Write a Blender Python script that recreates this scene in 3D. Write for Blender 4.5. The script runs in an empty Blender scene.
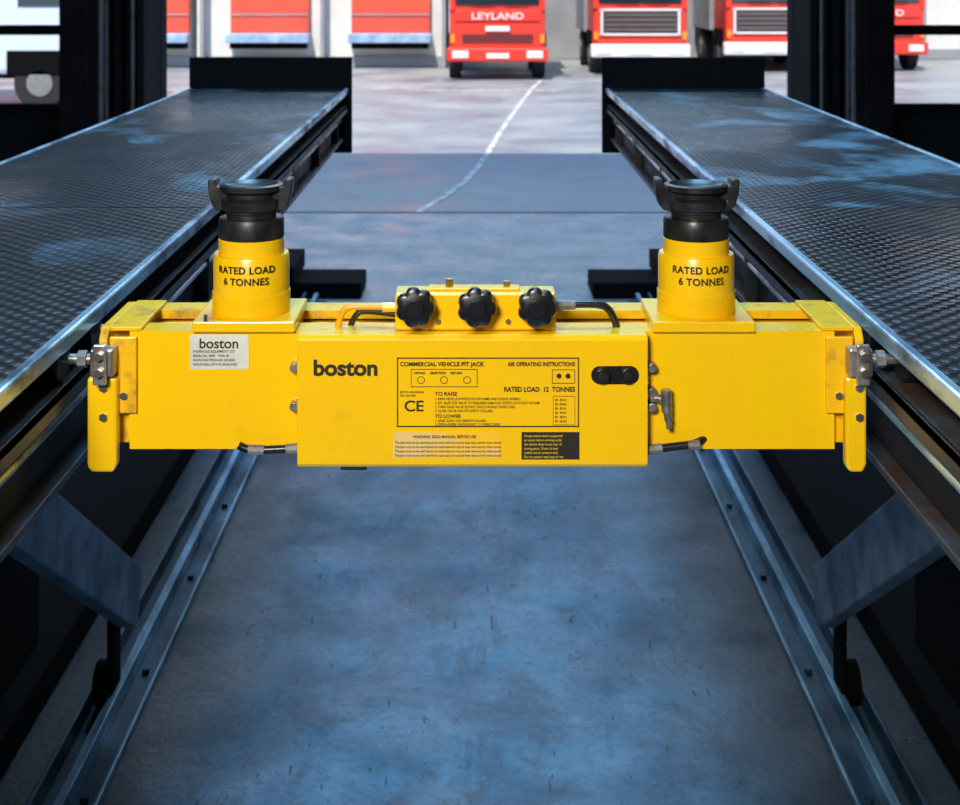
import bpy, bmesh, math, random
from mathutils import Vector, Matrix
random.seed(4)
S = bpy.context.scene
try:
    S.view_settings.view_transform = 'Standard'
    S.view_settings.look = 'None'
except Exception as e:
    print(e)

# ------------------------------------------------------------------ materials
def pmat(name, c1, c2=None, scale=4.0, rough=0.5, rough2=None, metal=0.0, bump=0.0, bscale=60.0,
         lo=0.35, hi=0.65, spec=0.5, stretch=(1, 1, 1), coat=0.0, stain=None):
    m = bpy.data.materials.new(name); m.use_nodes = True
    nt = m.node_tree; N = nt.nodes; L = nt.links
    b = N['Principled BSDF']
    b.inputs['Base Color'].default_value = (*c1, 1)
    b.inputs['Roughness'].default_value = rough
    b.inputs['Metallic'].default_value = metal
    b.inputs['Specular IOR Level'].default_value = spec
    b.inputs['Coat Weight'].default_value = coat
    b.inputs['Coat Roughness'].default_value = 0.08
    tc = N.new('ShaderNodeTexCoord'); mp = N.new('ShaderNodeMapping')
    mp.inputs['Scale'].default_value = stretch
    L.new(tc.outputs['Object'], mp.inputs['Vector'])
    if c2 is not None or rough2 is not None:
        n = N.new('ShaderNodeTexNoise'); n.inputs['Scale'].default_value = scale
        n.inputs['Detail'].default_value = 8; n.inputs['Roughness'].default_value = 0.62
        L.new(mp.outputs[0], n.inputs['Vector'])
        r = N.new('ShaderNodeMapRange'); r.inputs['From Min'].default_value = lo
        r.inputs['From Max'].default_value = hi
        L.new(n.outputs['Fac'], r.inputs['Value'])
        if c2 is not None:
            mx = N.new('ShaderNodeMix'); mx.data_type = 'RGBA'
            mx.inputs[6].default_value = (*c1, 1); mx.inputs[7].default_value = (*c2, 1)
            L.new(r.outputs[0], mx.inputs[0]); out = mx.outputs[2]
            if stain:
                (sc, ssc, slo, shi, amt) = stain
                n3 = N.new('ShaderNodeTexNoise'); n3.inputs['Scale'].default_value = ssc
                n3.inputs['Detail'].default_value = 10; n3.inputs['Roughness'].default_value = .7
                L.new(tc.outputs['Object'], n3.inputs['Vector'])
                r3 = N.new('ShaderNodeMapRange'); r3.inputs['From Min'].default_value = slo; r3.inputs['From Max'].default_value = shi
                r3.inputs['To Max'].default_value = amt
                L.new(n3.outputs['Fac'], r3.inputs['Value'])
                m3 = N.new('ShaderNodeMix'); m3.data_type = 'RGBA'
                L.new(r3.outputs[0], m3.inputs[0]); L.new(out, m3.inputs[6]); m3.inputs[7].default_value = (*sc, 1)
                out = m3.outputs[2]
            L.new(out, b.inputs['Base Color'])
        if rough2 is not None:
            rr = N.new('ShaderNodeMapRange'); rr.inputs['To Min'].default_value = rough
            rr.inputs['To Max'].default_value = rough2
            L.new(r.outputs[0], rr.inputs['Value']); L.new(rr.outputs[0], b.inputs['Roughness'])
    if bump > 0:
        n2 = N.new('ShaderNodeTexNoise'); n2.inputs['Scale'].default_value = bscale
        n2.inputs['Detail'].default_value = 5
        L.new(mp.outputs[0], n2.inputs['Vector'])
        bp = N.new('ShaderNodeBump'); bp.inputs['Strength'].default_value = bump
        bp.inputs['Distance'].default_value = 0.01
        L.new(n2.outputs['Fac'], bp.inputs['Height']); L.new(bp.outputs[0], b.inputs['Normal'])
    return m

M = {}
M['yellow'] = pmat('yellow_paint', (0.98, 0.575, 0.003), (0.95, 0.53, 0.004), scale=7, rough=0.22, rough2=0.32, lo=0.3, hi=0.75, coat=.3,
                   stain=((0.42, 0.19, 0.02), 14, .60, .80, .22))
M['yellow_dirty'] = pmat('yellow_paint_worn', (0.93, 0.50, 0.005), (0.30, 0.13, 0.015), scale=26, rough=0.33, rough2=0.6, lo=0.54, hi=0.74)
M['yellow_pale'] = pmat('decal_yellow', (0.88, 0.56, 0.03), rough=0.35)
M['black'] = pmat('black_plastic', (0.010, 0.010, 0.012), rough=0.3)
M['blacksteel'] = pmat('black_steel', (0.010, 0.011, 0.013), (0.03, 0.03, 0.033), scale=30, rough=0.3, rough2=0.45, metal=0.3)
M['ink'] = pmat('black_ink', (0.02, 0.014, 0.006), rough=0.5)
M['white'] = pmat('white_label', (0.74, 0.72, 0.62), (0.6, 0.58, 0.48), scale=30, rough=0.4)
M['tan'] = pmat('worn_label', (0.80, 0.54, 0.18), (0.95, 0.53, 0.008), scale=22, rough=0.5, lo=.42, hi=.55, stretch=(.4, 1, 1))
M['steel'] = pmat('bare_steel', (0.50, 0.48, 0.46), (0.22, 0.18, 0.15), scale=50, rough=0.38, metal=0.8)
M['fitting'] = pmat('dull_zinc', (0.26, 0.25, 0.23), (0.12, 0.11, 0.10), scale=60, rough=0.6, metal=.2)
M['chrome'] = pmat('plated_steel', (0.62, 0.60, 0.56), rough=0.3, metal=1.0)
M['brass'] = pmat('brass_fitting', (0.55, 0.40, 0.16), rough=0.35, metal=1.0)
M['edge'] = pmat('worn_edge_steel', (0.50, 0.74, 0.92), (0.06, 0.10, 0.15), scale=10, rough=0.2, rough2=0.45, metal=0.5, stretch=(1, .3, 1), lo=.46, hi=.62)  # worn steel strip with a blue-white highlight painted into its colour
M['web'] = pmat('runway_side_steel', (0.008, 0.012, 0.018), (0.03, 0.025, 0.024), scale=9, rough=0.4, rough2=0.65, metal=0.2)
M['rusty'] = pmat('rusty_flange', (0.11, 0.06, 0.035), (0.08, 0.12, 0.16), scale=12, rough=0.32, rough2=0.6, metal=0.4)
M['leg'] = pmat('scissor_leg_steel', (0.30, 0.36, 0.42), (0.12, 0.15, 0.19), scale=5, rough=0.35, rough2=0.6, metal=0.1, stain=((.04, .05, .06), 18, .55, .7, .6))
M['rail'] = pmat('floor_rail_steel', (0.05, 0.14, 0.22), (0.012, 0.03, 0.055), scale=7, rough=0.3, rough2=0.55, metal=0.3, stretch=(1, .4, 1))
M['railedge'] = pmat('floor_rail_lip_highlight', (0.30, 0.58, 0.80), (0.06, 0.17, 0.27), scale=7, rough=0.26, rough2=0.5, metal=0.3, stretch=(1, .4, 1))  # rail lip, its bright blue edge highlight painted into the colour
M['dark'] = pmat('dark_painted_steel', (0.004, 0.004, 0.006), (0.012, 0.010, 0.010), scale=3, rough=0.85, spec=.08)
M['matte'] = pmat('dark_matte', (0.003, 0.003, 0.004), rough=0.85, spec=.1)
M['wall'] = pmat('workshop_wall_paint', (0.012, 0.014, 0.017), (0.008, 0.010, 0.012), scale=2, rough=0.9, spec=.1)
M['ceil'] = pmat('workshop_ceiling', (0.03, 0.035, 0.04), (0.02, 0.022, 0.025), scale=1, rough=0.9)
M['red'] = pmat('truck_red', (0.85, 0.050, 0.028), (0.78, 0.040, 0.022), scale=1, rough=0.4)
M['doorred'] = pmat('dock_red', (0.84, 0.10, 0.05), (0.74, 0.08, 0.045), scale=1, rough=0.55)
M['truckwhite'] = pmat('truck_white', (0.62, 0.70, 0.80), rough=0.3)
M['glass'] = pmat('dark_windscreen', (0.02, 0.03, 0.04), rough=0.08, spec=0.8)
M['grille'] = pmat('truck_grille_dark', (0.06, 0.04, 0.04), rough=0.5)
M['slat'] = pmat('truck_grille_slat', (0.22, 0.18, 0.18), rough=0.5)
M['lamp'] = pmat('headlamp_glass', (0.8, 0.8, 0.78), rough=0.12)
M['amber'] = pmat('amber_lens', (0.9, 0.3, 0.02), rough=0.2)
M['tyre'] = pmat('tyre_rubber', (0.015, 0.015, 0.016), rough=0.8)
M['dockwall'] = pmat('depot_wall_render', (0.80, 0.77, 0.72), (0.62, 0.61, 0.60), scale=1.2, rough=0.8)
M['dockgrey'] = pmat('depot_concrete_grey', (0.34, 0.34, 0.36), (0.25, 0.26, 0.28), scale=1, rough=0.8)
M['dockblue'] = pmat('dock_bumper_blue', (0.42, 0.58, 0.80), (0.22, 0.33, 0.5), scale=3, rough=0.5)
M['line'] = pmat('road_paint', (0.78, 0.77, 0.68), (0.26, 0.28, 0.30), scale=7, rough=0.6, lo=0.44, hi=0.60)
M['plate_w'] = pmat('plate_white', (0.8, 0.78, 0.76), rough=0.4)
M['hosey'] = pmat('yellow_hose', (0.85, 0.38, 0.01), rough=0.35)

# chequer plate for the runway decks
def deckmat(name, tint, base, worn, bstr, n_scale, wlo, whi, wamt):
    m = bpy.data.materials.new(name); m.use_nodes = True
    N = m.node_tree.nodes; L = m.node_tree.links; b = N['Principled BSDF']
    tc = N.new('ShaderNodeTexCoord'); sp = N.new('ShaderNodeSeparateXYZ')
    L.new(tc.outputs['Object'], sp.inputs[0])
    def mth(op, a, c=None):
        n = N.new('ShaderNodeMath'); n.operation = op
        for i, v in enumerate((a, c)):
            if v is None: continue
            if isinstance(v, (int, float)): n.inputs[i].default_value = v
            else: L.new(v, n.inputs[i])
        return n.outputs[0]
    def noise(sc, st, lo, hi, mx=1.0, det=9, dist=.4, off=(0, 0, 0)):
        n = N.new('ShaderNodeTexNoise'); n.inputs['Scale'].default_value = sc; n.inputs['Detail'].default_value = det
        n.inputs['Roughness'].default_value = 0.65; n.inputs['Distortion'].default_value = dist
        mp = N.new('ShaderNodeMapping'); mp.inputs['Scale'].default_value = st; mp.inputs['Location'].default_value = off
        L.new(tc.outputs['Object'], mp.inputs[0]); L.new(mp.outputs[0], n.inputs['Vector'])
        mr = N.new('ShaderNodeMapRange'); mr.inputs['From Min'].default_value = lo; mr.inputs['From Max'].default_value = hi
        mr.inputs['To Max'].default_value = mx
        L.new(n.outputs['Fac'], mr.inputs['Value']); return mr.outputs[0]
    def mix(f, a, c):
        x = N.new('ShaderNodeMix'); x.data_type = 'RGBA'; L.new(f, x.inputs[0])
        for i, v in ((6, a), (7, c)):
            if isinstance(v, tuple): x.inputs[i].default_value = (*v, 1)
            else: L.new(v, x.inputs[i])
        return x.outputs[2]
    u = mth('ADD', sp.outputs[0], sp.outputs[1]); v = mth('SUBTRACT', sp.outputs[0], sp.outputs[1])
    k = math.pi / 0.034
    h = mth('MULTIPLY', mth('SINE', mth('MULTIPLY', u, k)), mth('SINE', mth('MULTIPLY', v, k)))
    h = mth('POWER', mth('ABSOLUTE', h), 2.2)
    bp = N.new('ShaderNodeBump'); bp.inputs['Distance'].default_value = 0.004; bp.inputs['Strength'].default_value = bstr
    L.new(h, bp.inputs['Height'])
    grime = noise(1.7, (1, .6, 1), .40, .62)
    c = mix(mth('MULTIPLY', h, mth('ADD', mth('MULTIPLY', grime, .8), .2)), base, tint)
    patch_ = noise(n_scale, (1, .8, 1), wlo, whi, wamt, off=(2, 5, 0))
    c = mix(mth('MULTIPLY', patch_, mth('ADD', mth('MULTIPLY', h, .6), .4)), c, worn)  # bluish wet sheen painted into the deck colour in patches
    L.new(c, b.inputs['Base Color'])
    rr = N.new('ShaderNodeMapRange'); rr.inputs['To Min'].default_value = .5; rr.inputs['To Max'].default_value = .22
    L.new(grime, rr.inputs['Value']); L.new(rr.outputs[0], b.inputs['Roughness'])
    L.new(bp.outputs[0], b.inputs['Normal'])
    b.inputs['Metallic'].default_value = 0.2; b.inputs['Specular IOR Level'].default_value = .32
    return m
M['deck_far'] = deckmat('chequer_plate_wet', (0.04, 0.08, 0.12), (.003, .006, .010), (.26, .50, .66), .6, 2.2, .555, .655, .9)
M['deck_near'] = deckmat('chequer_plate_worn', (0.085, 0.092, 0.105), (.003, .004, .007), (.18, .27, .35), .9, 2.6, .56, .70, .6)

def floormat():
    m = bpy.data.materials.new('stained_concrete'); m.use_nodes = True
    N = m.node_tree.nodes; L = m.node_tree.links; b = N['Principled BSDF']
    tc = N.new('ShaderNodeTexCoord')
    def noise(s, d=8, r=.6, st=(1, 1, 1), off=(0, 0, 0), rz=0, dist=0):
        mp = N.new('ShaderNodeMapping'); mp.inputs['Scale'].default_value = st
        mp.inputs['Location'].default_value = off; mp.inputs['Rotation'].default_value = (0, 0, rz)
        L.new(tc.outputs['Object'], mp.inputs['Vector'])
        n = N.new('ShaderNodeTexNoise'); n.inputs['Scale'].default_value = s
        n.inputs['Detail'].default_value = d; n.inputs['Roughness'].default_value = r
        n.inputs['Distortion'].default_value = dist
        L.new(mp.outputs[0], n.inputs['Vector']); return n.outputs['Fac']
    def rng(x, a, c, lo=0, hi=1):
        r = N.new('ShaderNodeMapRange'); r.inputs['From Min'].default_value = a; r.inputs['From Max'].default_value = c
        r.inputs['To Min'].default_value = lo; r.inputs['To Max'].default_value = hi
        L.new(x, r.inputs['Value']); return r.outputs[0]
    def mix(f, a, c):
        x = N.new('ShaderNodeMix'); x.data_type = 'RGBA'
        L.new(f, x.inputs[0])
        for i, v in ((6, a), (7, c)):
            if isinstance(v, tuple): x.inputs[i].default_value = (*v, 1)
            else: L.new(v, x.inputs[i])
        return x.outputs[2]
    sp = N.new('ShaderNodeSeparateXYZ'); L.new(tc.outputs['Object'], sp.inputs[0])
    c = mix(rng(noise(1.5, dist=.5), .36, .66), (0.038, 0.105, 0.17), (0.13, 0.27, 0.38))
    c = mix(rng(noise(.9, 9, .7, off=(4, 2, 0), dist=1), .46, .64, 0, .75), c, (0.024, 0.062, 0.105))
    c = mix(rng(noise(5, 10, .8, (1, .5, 1), dist=.6), .47, .62, 0, .75), c, (0.022, 0.052, 0.085))
    c = mix(rng(noise(22, 8, .8), .50, .64, 0, .55), c, (0.028, 0.058, 0.09))
    c = mix(rng(noise(34, 6, .8, off=(9, 9, 0)), .58, .72, 0, .7), c, (0.26, 0.42, 0.54))
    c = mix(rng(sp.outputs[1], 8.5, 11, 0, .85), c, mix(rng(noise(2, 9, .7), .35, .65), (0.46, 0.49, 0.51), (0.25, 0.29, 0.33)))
    # short dark scratches and chips
    for off, rz in (((0, 0, 0), .6), ((3, 3, 0), -.8), ((7, 1, 0), 1.4)):
        c = mix(rng(noise(36, 2, .5, (1, .2, 1), off, rz, .3), .715, .735, 0, .95), c, (0.006, 0.010, 0.015))
    c = mix(rng(noise(42, 3, .6, dist=.5), .705, .73, 0, .95), c, (0.006, 0.010, 0.015))
    c = mix(rng(noise(11, 3, .6, off=(5, 0, 0), dist=.8), .70, .72, 0, .9), c, (0.008, 0.014, 0.02))
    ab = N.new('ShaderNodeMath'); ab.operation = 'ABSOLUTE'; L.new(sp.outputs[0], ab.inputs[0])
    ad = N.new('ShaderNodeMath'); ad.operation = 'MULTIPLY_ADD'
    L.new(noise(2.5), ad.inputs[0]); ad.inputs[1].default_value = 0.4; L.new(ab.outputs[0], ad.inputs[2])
    band = rng(ad.outputs[0], 0.88, 1.25, 0, .9)  # oily rail edges plus runway shade, both painted into the floor colour
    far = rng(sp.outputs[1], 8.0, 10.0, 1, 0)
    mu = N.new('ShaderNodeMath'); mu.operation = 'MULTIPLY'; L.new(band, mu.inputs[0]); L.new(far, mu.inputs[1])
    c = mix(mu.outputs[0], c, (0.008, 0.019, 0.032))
    L.new(c, b.inputs['Base Color'])
    L.new(rng(noise(2.2), .35, .65, .22, .6), b.inputs['Roughness'])
    bp = N.new('ShaderNodeBump'); bp.inputs['Strength'].default_value = .4; bp.inputs['Distance'].default_value = .01
    L.new(noise(25, 8, .7), bp.inputs['Height']); L.new(bp.outputs[0], b.inputs['Normal'])
    return m
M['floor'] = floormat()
M['asphalt'] = pmat('damp_asphalt', (0.19, 0.22, 0.25), (0.38, 0.37, 0.36), scale=0.6, rough=0.3, rough2=0.65, bump=0.15, bscale=20,
                    stain=((.11, .14, .17), 1.6, .52, .72, .5))
M['joint'] = pmat('expansion_joint', (0.05, 0.05, 0.06), rough=0.8)

# ------------------------------------------------------------------ helpers
def empty(name, loc=(0, 0, 0)):
    e = bpy.data.objects.new(name, None); S.collection.objects.link(e); e.location = loc
    e.empty_display_size = 0.1
    return e
def finish(bm, name, mat, parent=None, bevel=0.0, smooth=False, seg=2):
    bmesh.ops.recalc_face_normals(bm, faces=bm.faces)
    me = bpy.data.meshes.new(name); bm.to_mesh(me); bm.free()
    o = bpy.data.objects.new(name, me); S.collection.objects.link(o)
    me.materials.append(M[mat] if isinstance(mat, str) else mat)
    if smooth:
        for p in me.polygons: p.use_smooth = True
        try:
            me.set_sharp_from_angle(angle=math.radians(35))
        except Exception: pass
    if bevel > 0:
        md = o.modifiers.new('bevel', 'BEVEL'); md.width = bevel; md.segments = seg; md.limit_method = 'ANGLE'
    if parent is not None:
        o.parent = parent
        o.matrix_parent_inverse = Matrix.Translation(-Vector(parent.location))
    return o
def box(parent, name, x0, x1, y0, y1, z0, z1, mat, bevel=0.0):
    return boxes(parent, name, [(x0, x1, y0, y1, z0, z1)], mat, bevel)
def boxes(parent, name, lst, mat, bevel=0.0):
    bm = bmesh.new()
    for (x0, x1, y0, y1, z0, z1) in lst:
        g = bmesh.ops.create_cube(bm, size=1)
        for v in g['verts']:
            v.co = Vector((v.co.x * (x1 - x0) + (x0 + x1) / 2, v.co.y * (y1 - y0) + (y0 + y1) / 2, v.co.z * (z1 - z0) + (z0 + z1) / 2))
    return finish(bm, name, mat, parent, bevel)
def cyl(parent, name, p0, p1, r, mat, seg=32, bevel=0.0):
    return cyls(parent, name, [(p0, p1, r)], mat, seg, bevel)
def cyls(parent, name, lst, mat, seg=16, bevel=0.0):
    bm = bmesh.new()
    for (p0, p1, r) in lst:
        p0 = Vector(p0); p1 = Vector(p1); d = p1 - p0
        g = bmesh.ops.create_cone(bm, cap_ends=True, segments=seg, radius1=r, radius2=r, depth=d.length)
        q = d.to_track_quat('Z', 'Y').to_matrix()
        for v in g['verts']: v.co = q @ v.co + (p0 + p1) / 2
    return finish(bm, name, mat, parent, bevel, smooth=True)
def lathe(parent, name, cx, cy, prof, mat, seg=64):
    bm = bmesh.new(); rings = []
    for (r, z) in prof:
        rings.append([bm.verts.new((cx + r * math.cos(2 * math.pi * i / seg), cy + r * math.sin(2 * math.pi * i / seg), z)) for i in range(seg)])
    for a, b in zip(rings, rings[1:]):
        for i in range(seg):
            bm.faces.new((a[i], a[(i + 1) % seg], b[(i + 1) % seg], b[i]))
    bm.faces.new(rings[0]); bm.faces.new(rings[-1])
    return finish(bm, name, mat, parent, smooth=True)
def prism_y(parent, name, pts, y0, y1, mat, bevel=0.0, smooth=False):   # pts in XZ
    bm = bmesh.new()
    a = [bm.verts.new((x, y0, z)) for x, z in pts]; b = [bm.verts.new((x, y1, z)) for x, z in pts]
    bm.faces.new(a); bm.faces.new(b)
    n = len(pts)
    for i in range(n): bm.faces.new((a[i], a[(i + 1) % n], b[(i + 1) % n], b[i]))
    return finish(bm, name, mat, parent, bevel, smooth)
def prism_x(parent, name, pts, x0, x1, mat, bevel=0.0):   # pts in YZ
    bm = bmesh.new()
    a = [bm.verts.new((x0, y, z)) for y, z in pts]; b = [bm.verts.new((x1, y, z)) for y, z in pts]
    bm.faces.new(a); bm.faces.new(b)
    n = len(pts)
    for i in range(n): bm.faces.new((a[i], a[(i + 1) % n], b[(i + 1) % n], b[i]))
    return finish(bm, name, mat, parent, bevel)
def tube(parent, name, pts, r, mat):
    cu = bpy.data.curves.new(name, 'CURVE'); cu.dimensions = '3D'
    sp = cu.splines.new('NURBS'); sp.points.add(len(pts) - 1)
    for p, q in zip(sp.points, pts): p.co = (*q, 1)
    sp.use_endpoint_u = True; sp.order_u = 3
    cu.bevel_depth = r; cu.bevel_resolution = 5; cu.resolution_u = 12; cu.use_fill_caps = True
    o = bpy.data.objects.new(name, cu); S.collection.objects.link(o); cu.materials.append(M[mat])
    if parent is not None:
        o.parent = parent; o.matrix_parent_inverse = Matrix.Translation(-Vector(parent.location))
    return o
def text(parent, name, s, x, y, z, size, mat, align='LEFT', bold=0.0, xs=1.0):
    cu = bpy.data.curves.new(name, 'FONT'); cu.body = s; cu.size = size; cu.extrude = 0.0002
    cu.align_x = align; cu.offset = bold; cu.space_character = 1.0
    o = bpy.data.objects.new(name, cu); S.collection.objects.link(o); cu.materials.append(M[mat])
    o.location = (x, y, z); o.rotation_euler = (math.pi / 2, 0, 0); o.scale = (xs, 1, 1)
    if parent is not None:
        o.parent = parent; o.matrix_parent_inverse = Matrix.Translation(-Vector(parent.location))
    return o

F = 1400.0; EYE = 2.4; D = 1.897
def X(px, d=D): return (px - 477) * d / F     # survey of the photograph -> metres
def Z(py, d=D): return EYE - (py + 24) * d / F

# ------------------------------------------------------------------ camera
cam = bpy.data.cameras.new('camera'); co = bpy.data.objects.new('camera', cam); S.collection.objects.link(co)
co.location = (0, 0, EYE); co.rotation_euler = (math.pi / 2, 0, 0)
cam.sensor_width = 36; cam.lens = F * 36 / 960; cam.shift_x = 3 / 960; cam.shift_y = -426.5 / 960
cam.clip_start = 0.05; cam.clip_end = 500
cam.dof.use_dof = True; cam.dof.focus_distance = D + .03; cam.dof.aperture_fstop = 11
S.camera = co

# ------------------------------------------------------------------ building
YD = 14.2
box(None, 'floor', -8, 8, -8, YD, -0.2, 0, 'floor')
box(None, 'yard_ground', -60, 60, YD, 90, -0.25, -0.015, 'asphalt')
box(None, 'trim_threshold', -3.2, 3.2, YD - 0.03, YD + 0.03, -0.02, 0.004, 'joint')
boxes(None, 'wall_left', [(-8.2, -8, -8, YD, 0, 7)], 'wall')
boxes(None, 'wall_right', [(8, 8.2, -8, YD, 0, 7)], 'wall')
boxes(None, 'wall_back', [(-8.2, 8.2, -8.2, -8, 0, 7)], 'wall')
box(None, 'ceiling', -8.2, 8.2, -8.2, YD + 0.3, 7, 7.2, 'ceil')
w = []
w += [(-8, 8, YD, YD + .25, 5.0, 7)]
w += [(-4.15, -3.2, YD, YD + .25, 0, 5), (3.2, 4.15, YD, YD + .25, 0, 5)]
w += [(-8, -4.15, YD, YD + .25, 0, 1.0), (4.15, 8, YD, YD + .25, 0, 1.0)]
w += [(-8, -4.15, YD, YD + .25, 3.6, 5), (4.15, 8, YD, YD + .25, 3.6, 5)]
boxes(None, 'wall_front', w, 'wall')
for i, s in enumerate((-1, 1)):
    fr = []
    for z in (1.0, 1.80, 2.7, 3.50):
        fr.append((4.15, 8, YD + .02, YD + .12, z, z + .1))
    for x in (4.15, 5.6, 6.8, 7.9):
        fr.append((x, x + .09, YD + .02, YD + .12, 1.0, 3.6))
    if s < 0: fr = [(-b, -a, c, d, e, f) for a, b, c, d, e, f in fr]
    boxes(None, 'window_%d' % (i + 1), fr, 'dark')
    dp = empty('folding_door', (s * 3.4, YD, 0))
    l = []
    for k in range(4):
        x = 3.2 + k * .11
        l.append((x, x + .07, YD - .75, YD - .02, 0.02, 4.9))
    if s < 0: l = [(-b, -a, c, d, e, f) for a, b, c, d, e, f in l]
    boxes(dp, 'folded_leaves', l, 'dark', .01)
    x = s * 3.3
    cyls(dp, 'door_bars', [((x, YD - .8, 0.1), (x, YD - .8, 4.8), .02), ((x + s * .25, YD - .8, .1), (x + s * .25, YD - .8, 4.8), .02)], 'rusty')
for s in (-1, 1):
    c = empty('steel_column', (s * 3.72, YD - 1.2, 0))
    boxes(c, 'h_section', [(s * 3.72 - .13, s * 3.72 + .13, YD - 1.3, YD - 1.27, 0, 7), (s * 3.72 - .13, s * 3.72 + .13, YD - 1.03, YD - 1.0, 0, 7),
                           (s * 3.72 - .02, s * 3.72 + .02, YD - 1.27, YD - 1.03, 0, 7)], 'dark')
    cyls(c, 'service_pipes', [((s * 3.50, YD - 1.2, 0), (s * 3.50, YD - 1.2, 6.5), .025)], 'rusty')

# ------------------------------------------------------------------ vehicle lift
lift = empty('vehicle_scissor_lift', (0, 3, 0))
DT = 1.914
for s, nm in ((-1, 'left'), (1, 'right')):
    def bx(name, lst, mat, bevel=0.0):
        if s < 0: lst = [(-b, -a, c, d, e, f) for a, b, c, d, e, f in lst]
        return boxes(lift, name + '_' + nm, lst, mat, bevel)
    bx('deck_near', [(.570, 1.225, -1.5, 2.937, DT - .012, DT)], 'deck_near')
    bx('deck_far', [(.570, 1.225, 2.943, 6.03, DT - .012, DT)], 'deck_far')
    bx('deck_edge', [(.5535, .5695, -1.5, 6.03, DT - .022, DT + .003), (1.226, 1.24, -1.5, 6.03, DT - .03, DT + .004)], 'edge', .004)
    bx('deck_under', [(.5745, 1.22, -1.5, 6.03, DT - .03, DT - .0125)], 'web')
    bx('web', [(.60, .612, -1.5, 6.03, DT - .22, DT - .03), (1.17, 1.182, -1.5, 6.03, DT - .22, DT - .03), (.612, 1.17, -1.5, 6.03, DT - .215, DT - .2)], 'web')
    bx('roller_rail', [(.556, .60, -1.5, 6.0, DT - .082, DT - .066), (.556, .562, -1.5, 6.0, DT - .098, DT - .066)], 'rusty', .002)
    bx('bottom_flange', [(.572, .60, -1.5, 6.0, DT - .22, DT - .208)], 'rusty', .002)
    bx('stiffeners', [(.575, .60, y, y + .012, DT - .208, DT - .082) for y in [x * .7 - 1.2 for x in range(11)]], 'web')
    bx('end_stop', [(.539, 1.24, 6.031, 6.05, 1.637, 2.05)], 'matte', .004)
    bx('end_stop_gusset', [(.60, .615, 6.05, 6.25, 1.65, 1.95), (1.15, 1.165, 6.05, 6.25, 1.65, 1.95)], 'matte')
    cyl(lift, 'air_pipe_' + nm, (s * .585, -1.5, DT - .13), (s * .585, 6.0, DT - .13), .008, 'edge')
    bx('floor_rail', [(1.10, 1.27, 3.0, 10.3, 0, .012), (1.255, 1.27, 3.0, 10.3, .012, .075)], 'rail', .003)
    bx('floor_rail_lip', [(1.165, 1.195, 3.0, 10.3, .012, .07), (1.09, 1.103, 3.0, 10.3, 0, .026)], 'railedge', .004)
    cyls(lift, 'rail_bolts_' + nm, [((s * 1.135, y, .01), (s * 1.135, y, .028), .014) for y in [3.3 + k * .75 for k in range(9)]], 'rail', seg=6)
    ya, za, yb, zb, hh = 4.66, .33, 2.45, 1.73, .092
    xx = 1.15
    dv = Vector((yb - ya, zb - za)).normalized(); nv = Vector((-dv.y, dv.x)) * hh
    a = Vector((ya, za)); b = Vector((yb, zb))
    pts = [a + nv, b + nv, b - nv, a - nv]
    x0, x1 = sorted((s * (xx - .03), s * (xx + .03)))
    prism_x(lift, 'scissor_leg_' + nm, [(p.x, p.y) for p in pts], x0, x1, 'leg', .006)
    bx('leg_roller_fork', [(xx + .031, xx + .05, ya - .12, ya - .02, .05, za + .05)], 'matte')
    cyl(lift, 'leg_roller_' + nm, (s * (xx + .051), ya - .07, .085), (s * (xx + .095), ya - .07, .085), .07, 'matte')
    cyl(lift, 'leg_pin_' + nm, (s * (xx - .07), yb, zb), (s * (xx + .07), yb, zb), .04, 'steel')
    bx('base_frame', [(1.42, 1.95, 2.6, 10.2, 0, .12), (1.5, 1.85, 2.6, 4.8, .12, .75)], 'matte', .01)
    bx('base_crosshead', [(.86, 2.3, 10.4, 10.9, 0, .12), (1.35, 2.3, 10.3, 11.0, .12, .26)], 'matte', .01)

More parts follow.
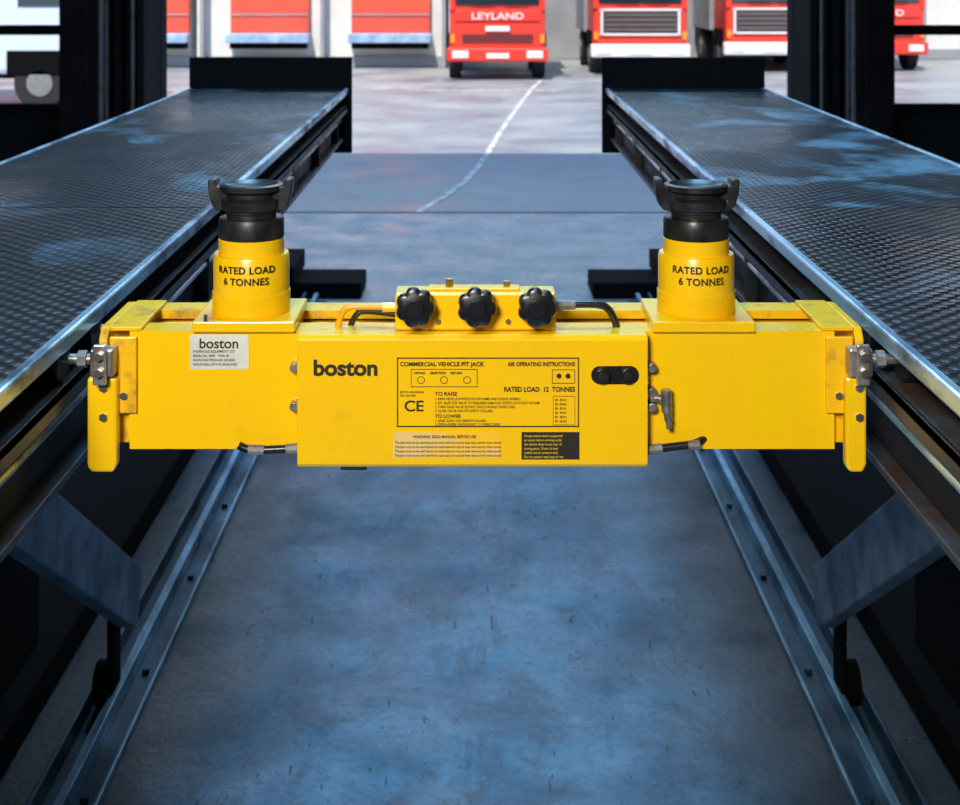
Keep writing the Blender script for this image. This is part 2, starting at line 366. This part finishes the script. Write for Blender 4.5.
# ------------------------------------------------------------------ pit jack
J = empty('pit_jack', (0, D + .1, 1.8))
BT = 1.911; BB = 1.749
boxes(J, 'front_beam', [(-.478, .492, D + .030, D + .042, BB, BT), (-.478, .492, D + .0425, D + .078, BT - .012, BT), (-.478, .492, D + .0425, D + .078, BB, BB + .012)], 'yellow')
boxes(J, 'rear_beam', [(-.478, .492, D + .188, D + .2, BB, BT), (-.478, .492, D + .15, D + .1875, BT - .012, BT), (-.478, .492, D + .15, D + .1875, BB, BB + .012)], 'yellow_dirty')
boxes(J, 'beam_slides', [(-.512, .524, D + .0435, D + .074, BB + .004, BT - .014), (-.512, .524, D + .155, D + .184, BB + .016, BT - .018)], 'yellow_dirty', .002)
box(J, 'beam_bottom_tray', -.47, .485, D + .079, D + .149, BB, BB + .01, 'blacksteel')
for s, xe, nm in ((-1, -.512, 'left'), (1, .512 + .012, 'right')):
    def xx(a, b): return tuple(sorted((xe + s * a, xe + s * b)))
    a, b = xx(-.004, .008)
    prism_x(J, 'end_plate_' + nm, [(D + .028, 1.735), (D + .028, 1.90), (D + .04, 1.915), (D + .19, 1.915), (D + .205, 1.90), (D + .205, 1.735)], a, b, 'yellow_dirty', .002)
    a, b = xx(-.022, .0065 if s > 0 else .019)
    pz = [(a, 1.853), (b, 1.853), (b, 1.735), (b - .005, 1.724), (a + .006, 1.724), (a, 1.732)]
    prism_y(J, 'foot_front_' + nm, pz, D + .008, D + .027, 'yellow', .004)
    a, b = xx(-.050, -.006)
    box(J, 'top_gusset_' + nm, a, b, D + .03, D + .19, BT + .0005, BT + .006, 'yellow_dirty', .001)
    a, b = xx(-.045, -.008)
    box(J, 'corner_plate_' + nm, a, b, D + .022, D + .0295, 1.80, 1.905, 'yellow_dirty', .002)
    a, b = xx(-.020, .012)
    box(J, 'roller_block_' + nm, a, b, D - .004, D + .0215, 1.857, 1.895, 'steel', .003)
    a, b = xx(-.012, .006)
    box(J, 'roller_clamp_' + nm, a, b, D - .012, D - .0045, 1.848, 1.903, 'steel', .002)
    cyls(J, 'roller_bolts_' + nm, [((xe - s * .003, D - .02, 1.866), (xe - s * .003, D - .012, 1.866), .006),
                                  ((xe - s * .003, D - .02, 1.888), (xe - s * .003, D - .012, 1.888), .006)], 'chrome', seg=6)
    for yy in (D + .008, D + .17):
        cyl(J, 'axle_' + nm, (xe + s * .0, yy, 1.879), (xe + s * .055, yy, 1.879), .007, 'steel')
        cyl(J, 'roller_' + nm, (xe + s * .05, yy, 1.879), (xe + s * .072, yy, 1.879), .031, 'blacksteel', bevel=.003)
    cyl(J, 'axle_nut_' + nm, (xe + s * .018, D + .008, 1.879), (xe + s * .030, D + .008, 1.879), .012, 'fitting', seg=6)
    for zz in (1.84, 1.80):
        cyl(J, 'side_bolt_' + nm, (xe - s * .004, D + .004, zz), (xe - s * .004, D + .008, zz), .006, 'chrome', seg=6)
    cyls(J, 'gusset_bolts_' + nm, [((xe - s * k, D + .026, 1.825), (xe - s * k, D + .018, 1.825), .0055) for k in (.028,)], 'chrome', seg=6)
x0, x1 = X(297), X(648)
prism_x(J, 'cover', [(D + .029, Z(336)), (D + .029, Z(468)), (D + .004, Z(468)), (D, Z(464)), (D, Z(340)), (D + .005, Z(336) + .001)], x0, x1, 'yellow', .0015)
for px, py in ((293, 371), (293, 410), (653.5, 371), (653.5, 396), (653.5, 411)):
    cyl(J, 'cover_bolt', (X(px), D + .029, Z(py)), (X(px), D + .012, Z(py)), .0065, 'steel', seg=20, bevel=.001)
y0 = D + .030
boxes(J, 'valve_manifold', [(X(395, y0), X(556, y0), y0, D + .08, BT + .001, 1.963)], 'yellow', .003)
boxes(J, 'manifold_cap', [(X(428, y0), X(520, y0), y0 + .015, D + .07, 1.963, 1.967)], 'yellow_dirty', .001)
cyls(J, 'manifold_plugs', [((X(449, y0), y0 + .03, 1.967), (X(449, y0), y0 + .03, 1.977), .006), ((X(507, y0), y0 + .03, 1.967), (X(507, y0), y0 + .03, 1.974), .005),
                           ((X(438, y0), y0 - .004, 1.925), (X(438, y0), y0, 1.925), .004), ((X(508, y0), y0 - .004, 1.925), (X(508, y0), y0, 1.925), .004)], 'brass', seg=6)
for px in (415, 477, 537.5):
    d = D - .006; cx = X(px, d); cz = Z(309, d); R = .0268
    bm = bmesh.new(); n = 96
    lay = [(.0, .88), (.004, .99), (.013, 1.0), (.018, .93), (.0195, .80)]
    rings = []
    for (dy, rs) in lay:
        rr = []
        for i in range(n):
            t = 2 * math.pi * i / n
            lob = 0.5 + 0.5 * math.cos(7 * t + .3)
            r = R * rs * (0.86 + 0.16 * lob ** .45)
            rr.append(bm.verts.new((cx + r * math.cos(t), d + .0195 - dy, cz + r * math.sin(t))))
        rings.append(rr)
    for a, b in zip(rings, rings[1:]):
        for i in range(n): bm.faces.new((a[i], a[(i + 1) % n], b[(i + 1) % n], b[i]))
    bm.faces.new(rings[0]); bm.faces.new(rings[-1])
    finish(bm, 'knob', 'black', J, smooth=True)
    cyl(J, 'knob_boss', (cx, d + .001, cz), (cx, d - .003, cz), .012, 'black', bevel=.001)
    cyl(J, 'knob_spindle', (cx, d + .019, cz), (cx, y0 + .001, cz), .007, 'steel')
# jack rams
cy = D + .09
for px, nm in ((251.5, 'left'), (696, 'right')):
    cx = X(px, cy)
    zz = lambda p: Z(p, cy)
    boxes(J, 'ram_plate_' + nm, [(cx - .0705, cx + .0705, D + .02, D + .161, 1.9115, 1.9265)], 'yellow', .002)
    boxes(J, 'ram_shoes_' + nm, [(cx - .066, cx + .066, D + .079, D + .15, 1.88, 1.9114)], 'yellow_dirty', .002)
    lathe(J, 'ram_cylinder_' + nm, cx, cy, [(.0535, 1.9265), (.055, 1.929), (.055, 1.955), (.0535, 1.957), (.0535, zz(254)), (.052, zz(252)), (.0462, zz(252)),
                                            (.0462, zz(238)), (.044, zz(236.5)), (.02, zz(236.5))], 'yellow')
    lathe(J, 'ram_collar_' + nm, cx, cy, [(.04, zz(237)), (.0455, zz(236.5)), (.0462, zz(235)), (.0462, zz(219)), (.0445, zz(216.5)), (.035, zz(216)), (.035, zz(212)), (.037, zz(211)),
                                          (.037, zz(202)), (.03, zz(200))], 'blacksteel')
    lathe(J, 'saddle_cup_' + nm, cx, cy, [(.03, zz(210)), (.041, zz(208)), (.0435, zz(204)), (.0435, zz(199)), (.036, zz(196)), (.036, zz(192)), (.045, zz(189)), (.045, zz(184)), (.038, zz(183)),
                                          (.03, zz(187)), (.01, zz(188))], 'blacksteel')
    k = cy / F
    hp = [(20, 186), (33, 184), (33.5, 179), (36, 177.5), (41, 177.5), (42, 180), (41, 192), (37.5, 204), (33, 209), (27, 209), (26, 203), (28, 199), (20, 197)]
    for s in (-1, 1):
        prism_y(J, 'saddle_horn_' + nm, [(cx + s * a * k, zz(b)) for a, b in hp], cy - .016, cy + .016, 'blacksteel', .003)
    R = .0558
    for s_, pz, size in (('RATED LOAD', 273, .0135), ('6 TONNES', 284.5, .0135)):
        cu = bpy.data.curves.new('ram_text', 'FONT'); cu.body = s_; cu.size = size; cu.align_x = 'CENTER'; cu.extrude = .0001; cu.space_character = 1.08; cu.offset = .00035
        to = bpy.data.objects.new('tmp', cu); S.collection.objects.link(to)
        bpy.context.view_layer.update()
        me = bpy.data.meshes.new_from_object(to.evaluated_get(bpy.context.evaluated_depsgraph_get()))
        bpy.data.objects.remove(to)
        zc = Z(pz, cy - R) + .001
        bm = bmesh.new(); bm.from_mesh(me)
        for v in bm.verts:
            x, y, z = v.co
            t = x / R
            rad = R - .0006 + z
            v.co = (cx + rad * math.sin(t), cy - rad * math.cos(t), zc + y - .003)
        finish(bm, 'ram_lettering_' + nm, 'ink', J)
# hoses
ya = D + .055
tube(J, 'hose_left', [(X(333), ya, 1.905), (X(337), ya, 1.935), (X(350), ya, 1.94), (X(395, ya), ya, 1.938)], .0045, 'hosey')
tube(J, 'hose_left_black', [(X(345), ya + .01, 1.905), (X(350), ya + .01, 1.926), (X(362), ya + .01, 1.932), (X(395, ya), ya, 1.928)], .0042, 'black')
tube(J, 'hose_right', [(X(575), ya, 1.942), (X(600), ya, 1.944), (X(616), ya, 1.935), (X(622), ya, 1.905)], .0052, 'black')
cyls(J, 'hose_couplings', [((X(556, ya), ya, 1.941), (X(578), ya, 1.942), .007), ((X(556, ya), ya, 1.941), (X(564), ya, 1.941), .009)], 'fitting', seg=8)
cyls(J, 'hose_couplings_left', [((X(380), ya, 1.938), (X(398), ya, 1.938), .007)], 'yellow_dirty', seg=8)
tube(J, 'hose_lower_left', [(X(236), D + .02, Z(450)), (X(244), D + .02, Z(455)), (X(262), D + .02, Z(455)), (X(298), D + .02, Z(453))], .0055, 'black')
tube(J, 'hose_lower_right', [(X(648), D + .02, Z(455)), (X(680), D + .02, Z(451)), (X(700), D + .02, Z(449)), (X(712), D + .04, Z(446))], .0055, 'black')
cyls(J, 'lower_couplings', [((X(246), D + .02, Z(454.5)), (X(262), D + .02, Z(455)), .007), ((X(284), D + .02, Z(454)), (X(297), D + .02, Z(453)), .007),
                           ((X(648), D + .02, Z(455)), (X(664), D + .02, Z(453)), .007), ((X(690), D + .02, Z(450.5)), (X(702), D + .02, Z(449.5)), .007)], 'fitting', seg=8)
cyl(J, 'underside_roller', (X(340), D + .016, Z(468) - .001), (X(366), D + .016, Z(468) - .001), .007, 'blacksteel')
cyls(J, 'air_inlet', [((X(653), D + .02, Z(402)), (X(668), D + .012, Z(402)), .006), ((X(667), D + .01, Z(392)), (X(668), D + .01, Z(414)), .0075),
                      ((X(668), D + .01, Z(414)), (X(670), D + .01, Z(424)), .0055), ((X(670), D + .01, Z(424)), (X(670), D + .01, Z(431)), .004)], 'steel', seg=12)
pts = []
for i in range(24):
    t = 2 * math.pi * i / 24
    pts.append((X(615) + (.020 if math.cos(t) > 0 else -.020) + .0125 * math.cos(t), Z(375) + .0125 * math.sin(t)))
prism_y(J, 'button_recess', pts, D - .001, D - .0002, 'black')
for px in (602, 627.5):
    cyl(J, 'push_button', (X(px), D - .001, Z(375)), (X(px), D - .008, Z(375)), .0112, 'black', bevel=.002)
    cyl(J, 'push_button_cap', (X(px), D - .008, Z(375)), (X(px), D - .010, Z(375)), .006, 'blacksteel')
yd = D - .0006
def frame(name, a, b, c, d_, t, mat='ink'):
    xa, xb, za, zb = X(a), X(b), Z(d_), Z(c)
    boxes(J, name, [(xa, xb, yd, D, za, za + t), (xa, xb, yd, D, zb - t, zb), (xa, xa + t, yd, D, za, zb), (xb - t, xb, yd, D, za, zb)], mat)
def patch(name, a, b, c, d_, mat, y=None, th=.0004):
    y = D if y is None else y
    box(J, name, X(a, y), X(b, y), y - th, y - .00005, Z(d_, y), Z(c, y), mat)
text(J, 'maker_lettering', 'boston', X(313), yd, Z(375), .0295, 'ink', bold=.0010, xs=1.06)
frame('instruction_frame', 397, 579, 357.5, 427, .0016)
def T(s, px, py, h, xs=1.0, bold=.00015, al='LEFT', mat='ink', y=None):
    text(J, 'instruction_text', s, X(px), yd if y is None else y, Z(py), h, mat, al, bold, xs)
T('COMMERCIAL VEHICLE PIT JACK', 400, 366, .0078, 1.0, .00025)
T('AIR OPERATING INSTRUCTIONS', 575, 366, .0078, .80, .00025, al='RIGHT')
T('RATED LOAD  12  TONNES', 575, 391.5, .0092, .86, .0003, al='RIGHT')
T('LIFTING      SELECTION     RETURN', 414, 374, .0042)
frame('valve_diagram', 411, 477.5, 369, 387, .0008)
for px in (421, 444, 467):
    bm = bmesh.new()
    bmesh.ops.create_circle(bm, segments=20, radius=.0052); bmesh.ops.create_circle(bm, segments=20, radius=.0042)
    bmesh.ops.bridge_loops(bm, edges=bm.edges[:])
    for v in bm.verts: v.co = Vector((v.co.x + X(px), yd, v.co.y + Z(380)))
    finish(bm, 'valve_symbol', 'ink', J)
T('C', 404, 411, .0205, 1.1, .0003); T('E', 415.5, 411, .0205, 1.1, .0003)
T('BOSTON ENGINEERING', 400, 393, .0038, .8, .00002); T('TEST CERTIFIED', 400, 396.5, .0038, .8, .00002)
T('TO RAISE', 435, 395.5, .0072)
for i, s_ in enumerate(['1. PARK VEHICLE IN POSITION ON RAMP AND CHOCK WHEELS', '2. SET SELECTOR VALVE TO REQUIRED RAM AND CHECK LOCATION OF RAM',
                        '3. TURN RAISE VALVE SLOWLY UNTIL SADDLE TAKES LOAD', '4. CLOSE VALVE AND FIT SAFETY COLLARS']):
    T(s_, 435, 400 + i * 4.0, .0048, .84, .00005)
T('TO LOWER', 435, 417.8, .0068)
for i, s_ in enumerate(['1. RAISE CLEAR AND REMOVE COLLARS', '2. OPEN LOWER VALVE SLOWLY  3. CHECK CLEAR']):
    T(s_, 435, 421.7 + i * 3.6, .0044, .88, .00005)
frame('serial_plate_frame', 552, 575, 369.5, 383.5, .0008)
cyls(J, 'serial_dots', [((X(px), D, Z(376)), (X(px), yd, Z(376)), .0034) for px in (559, 568)], 'ink')
frame('test_table', 553, 575, 396, 425, .0005)
for i in range(6): T('00 - 00 kN', 555, 400.8 + i * 4.3, .0044, .80, .00005)
patch('worn_sticker', 393, 500, 431.5, 457.5, 'tan')
T('WARNING: READ MANUAL BEFORE USE', 413, 438, .0056, .85, .00010, y=D - .0008)
for i in range(4): T('The jack must not be used beyond its rated load and must be kept clean and dry when stored', 395, 443.5 + i * 4.3, .0046, .82, .00002, y=D - .0008)
patch('warning_plate', 521.5, 579.5, 432, 459.5, 'ink')
for i, s_ in enumerate(['Always ensure load is supported', 'on stands before working under', 'the vehicle. Keep hands clear of', 'moving parts. Check oil level', 'weekly and air pressure daily', 'Do not exceed rated load of ram']):
    T(s_, 524, 436.8 + i * 4.2, .0047, .84, .00001, mat='yellow_pale', y=D - .0008)
yb = D + .030
patch('white_plate', 190, 248.5, 334.5, 369, 'white', y=yb)
text(J, 'plate_text', 'boston', X(199, yb), yb - .0008, Z(348, yb), .0195, 'ink', bold=.0003, xs=1.0)
for i, s_ in enumerate(['HYDRAULIC EQUIPMENT LTD', 'SERIAL No. 0000   YEAR 00', 'WORKING PRESSURE 200 BAR', 'INDUSTRIAL ESTATE ENGLAND']):
    text(J, 'plate_text', s_, X(193, yb), yb - .0008, Z(352.5 + i * 4.3, yb), .0048, 'ink', bold=.00004, xs=.9)
cyls(J, 'grease_points', [((X(215, cy), cy - .067, 1.9265), (X(215, cy), cy - .067, 1.936), .003)], 'chrome', seg=8)

# ------------------------------------------------------------------ yard
pl = [(415, 213), (440, 198), (462, 183), (478, 166), (490, 148), (501, 130), (512, 114), (524, 98), (534, 86), (541, 80)]
bm = bmesh.new(); prev = None
P = []
for px, py in pl:
    d = F * EYE / (py + 24); P.append(Vector(((px - 477) * d / F, d, -.010)))
for i, p in enumerate(P):
    t = (P[min(i + 1, len(P) - 1)] - P[max(i - 1, 0)]).normalized(); n = Vector((t.y, -t.x, 0)) * .04
    a = bm.verts.new(p - n); b = bm.verts.new(p + n)
    if prev: bm.faces.new((prev[0], prev[1], b, a))
    prev = (a, b)
finish(bm, 'yard_line', 'line')
boxes(None, 'yard_bay_marks', [(-1.5, 1.8, 29.5, 29.62, -.014, -.010), (-14, -1.2, 30.2, 30.27, -.014, -.010)], 'line')

dep = empty('depot_building', (0, 37, 0))
boxes(dep, 'facade', [(-30, -.9, 37, 37.4, 0, 6.5), (-1.3, -.9, 37.4, 41, 0, 6.5), (-.9, 30, 40.6, 41, 0, 6.5)], 'dockwall')
boxes(dep, 'plinth', [(-30, -.9, 36.85, 37, 0, .28), (-.9, 30, 40.5, 40.6, 0, .28)], 'dockgrey')
boxes(dep, 'roof_band', [(-30, -.8, 36.8, 37.5, 6.5, 7.0), (-.9, 30, 40.4, 41.2, 6.5, 7.0)], 'dockgrey')
boxes(dep, 'grey_bay', [(-.89, 13, 40.5, 40.6, .28, 6.4)], 'dockgrey')
cols = []
for cx in (-14.9, -11.8, -8.6, -5.45, -2.27):
    boxes(dep, 'dock_door', [(cx - 1.03, cx + 1.03, 36.8, 36.99, .90, 3.6)], 'doorred', .02)
    boxes(dep, 'dock_door_head', [(cx - 1.03, cx + 1.03, 36.77, 36.8, 1.36, 1.40)], 'dockgrey')
    boxes(dep, 'dock_buffer', [(cx - 1.08, cx + 1.08, 36.3, 36.98, .66, .90)], 'dockblue', .02)
    boxes(dep, 'dock_dark_strip', [(cx - 1.0, cx + 1.0, 36.5, 36.84, .50, .655)], 'matte')  # dark strip below each dock buffer
    cols += [(cx + 1.35, cx + 1.45, 36.6, 36.9, 0, 4)]
boxes(dep, 'drain_pipes', cols, 'dockgrey')

def truck(cx, yf, wdt, style):
    t = empty('truck', (cx, yf + 2.5, 0))
    h = wdt / 2
    def bs(n, l, m, bv=0.0): return boxes(t, n, [(cx + a, cx + b, yf + c, yf + d, e, f) for a, b, c, d, e, f in l], m, bv)
    bs('cab', [(-h + .06, h - .06, .12, 2.0, .62, 2.95)], style['col'], .09)
    bs('windscreen', [(-h + .2, h - .2, .09, .13, 1.72, 2.62)], 'glass', .02)
    bs('side_pillar', [(-h + .06, -h + .18, .08, .2, 1.6, 2.75), (h - .18, h - .06, .08, .2, 1.6, 2.75)], style['col'], .02)
    bs('bumper', [(-h, h, 0, .3, .42, .74)], style['bump'], .04)
    bs('chassis', [(-.45, .45, .5, 5.0, .5, .8)], 'matte')
    bs('cargo_body', [(-h, h, 2.3, 5.2, .95, 3.5)], style['body'], .03)
    if style['grille'] == 'band':
        bs('name_band', [(-h + .2, h - .2, .08, .12, 1.36, 1.6)], 'red', .01)
        text(t, 'name_letters', 'LEYLAND', cx, yf + .075, 1.40, .22, 'plate_w', 'CENTER', .002, 1.3)
        bs('grille_slats', [(-h + .35, h - .35, .09, .12, z, z + .03) for z in (.86, .94, 1.02)], 'grille')
        bs('emblem', [(-.28, .28, .07, .12, 1.12, 1.24)], 'plate_w', .01)
    else:
        bs('grille', [(-h + .3, h - .3, .07, .12, 1.0, 1.55)], 'grille', .02)
        bs('grille_slats', [(-h + .34, h - .34, .05, .075, z, z + .025) for z in (1.08, 1.2, 1.32, 1.44)], 'slat')
        bs('grille_surround', [(-h + .22, h - .22, .06, .11, .95, 1.0), (-h + .22, h - .22, .06, .11, 1.55, 1.60), (-h + .24, -h + .3, .06, .11, .95, 1.60), (h - .3, h - .24, .06, .11, .95, 1.60)], 'plate_w', .01)
    bs('headlamps', [(-h + .12, -h + .5, -.02, .02, .5, .67), (h - .5, h - .12, -.02, .02, .5, .67)], 'lamp', .02)
    bs('indicators', [(-h + .08, -h + .18, .08, .13, .85, 1.05), (h - .18, h - .08, .08, .13, .85, 1.05)], 'amber', .01)
    bs('number_plate', [(-.26, .26, -.02, .0, .5, .62)], 'plate_w')
    bs('mirrors', [(-h - .18, -h - .02, .1, .16, 1.9, 2.4), (h + .02, h + .18, .1, .16, 1.9, 2.4)], 'black', .02)
    bs('mirror_arms', [(-h - .1, -h + .1, .12, .15, 2.4, 2.43), (h - .1, h + .1, .12, .15, 2.4, 2.43)], 'black')
    bs('wipers', [(-.6, -.05, .06, .08, 1.74, 1.77), (.15, .7, .06, .08, 1.74, 1.77)], 'black')
    bs('door_windows', [(-h + .04, -h + .08, .5, 1.5, 1.85, 2.5), (h - .08, h - .04, .5, 1.5, 1.85, 2.5)], 'glass')
    bs('wheel_arches', [(-h + .02, h - .02, .5, 1.7, .6, 1.05)], 'matte', .02)
    wl = []
    hb = []
    for yy in (1.1, 4.0):
        for s in (-1, 1):
            wl.append(((cx + s * (h - .32), yf + yy, .46), (cx + s * (h - .04), yf + yy, .46), .475))
            hb.append(((cx + s * (h - .1), yf + yy, .46), (cx + s * (h - .02), yf + yy, .46), .24))
    cyls(t, 'wheels', wl, 'tyre', 32, .03)
    cyls(t, 'hubs', hb, 'steel', 24, .01)
    return t
truck(.475, 32.3, 2.34, dict(col='red', bump='red', grille='band', body='truckwhite'))
truck(3.98, 34.0, 2.42, dict(col='red', bump='plate_w', grille='frame', body='dockgrey'))
truck(7.40, 35.0, 2.42, dict(col='red', bump='plate_w', grille='frame', body='dockgrey'))
truck(10.15, 35.2, 2.42, dict(col='red', bump='red', grille='band', body='red'))
tw = truck(-9.3, 24.6, 2.3, dict(col='truckwhite', bump='truckwhite', grille='frame', body='truckwhite'))
tw.rotation_euler = (0, 0, math.radians(90)); tw.location = (-9.3, 26.4, 0)
pp = empty('bollard_post', (-4.3, 22, 0))
cyl(pp, 'post', (-4.45, 22, 0), (-4.45, 22, 3.0), .05, 'rusty')
cyl(pp, 'post_base', (-4.45, 22, -.015), (-4.45, 22, .12), .12, 'dark')

# ------------------------------------------------------------------ lights
wd = bpy.data.worlds.new('sky'); S.world = wd; wd.use_nodes = True
N = wd.node_tree.nodes; L = wd.node_tree.links
bg = N['Background']; bg.inputs['Strength'].default_value = 1.4
tc = N.new('ShaderNodeTexCoord'); sp = N.new('ShaderNodeSeparateXYZ'); cr = N.new('ShaderNodeValToRGB')
L.new(tc.outputs['Generated'], sp.inputs[0]); L.new(sp.outputs[2], cr.inputs[0]); L.new(cr.outputs[0], bg.inputs['Color'])
cr.color_ramp.elements[0].position = 0; cr.color_ramp.elements[0].color = (.66, .84, 1.0, 1)
cr.color_ramp.elements[1].position = .5; cr.color_ramp.elements[1].color = (.16, .40, .80, 1)
def light(name, typ, loc, target, power, col, size=None, size_y=None, **kw):
    l = bpy.data.lights.new(name, typ); o = bpy.data.objects.new(name, l); S.collection.objects.link(o)
    o.location = loc; l.energy = power; l.color = col
    o.rotation_euler = (Vector(target) - Vector(loc)).to_track_quat('-Z', 'Y').to_euler()
    if typ == 'AREA':
        l.shape = 'RECTANGLE'; l.size = size; l.size_y = size_y or size
    for k, v in kw.items(): setattr(l, k, v)
    return o
light('sun', 'SUN', (0, 0, 20), (3.0, 9.5, 5), 5.8, (1.0, .92, .80), angle=math.radians(1))
light('ceiling_lamp', 'AREA', (0, 4.0, 6.8), (0, 4.0, 0), 440, (.28, .64, 1.0), 1.9, 2.8)
light('ceiling_lamp_far', 'AREA', (0, 12.2, 6.8), (0, 12.3, 0), 280, (.66, .84, 1.0), 4, 2.5)
light('jack_key', 'AREA', (-.7, -1.0, 3.3), (0, 1.9, 1.85), 122, (1.0, .97, .90), .6, .6)  # added key light for the jack front, source unseen
light('low_fill', 'AREA', (0, .6, .35), (0, 4.2, .55), 6, (.36, .70, 1.0), 1.0, .3)  # added low fill, brightens the scissor legs under the runways
print('done')
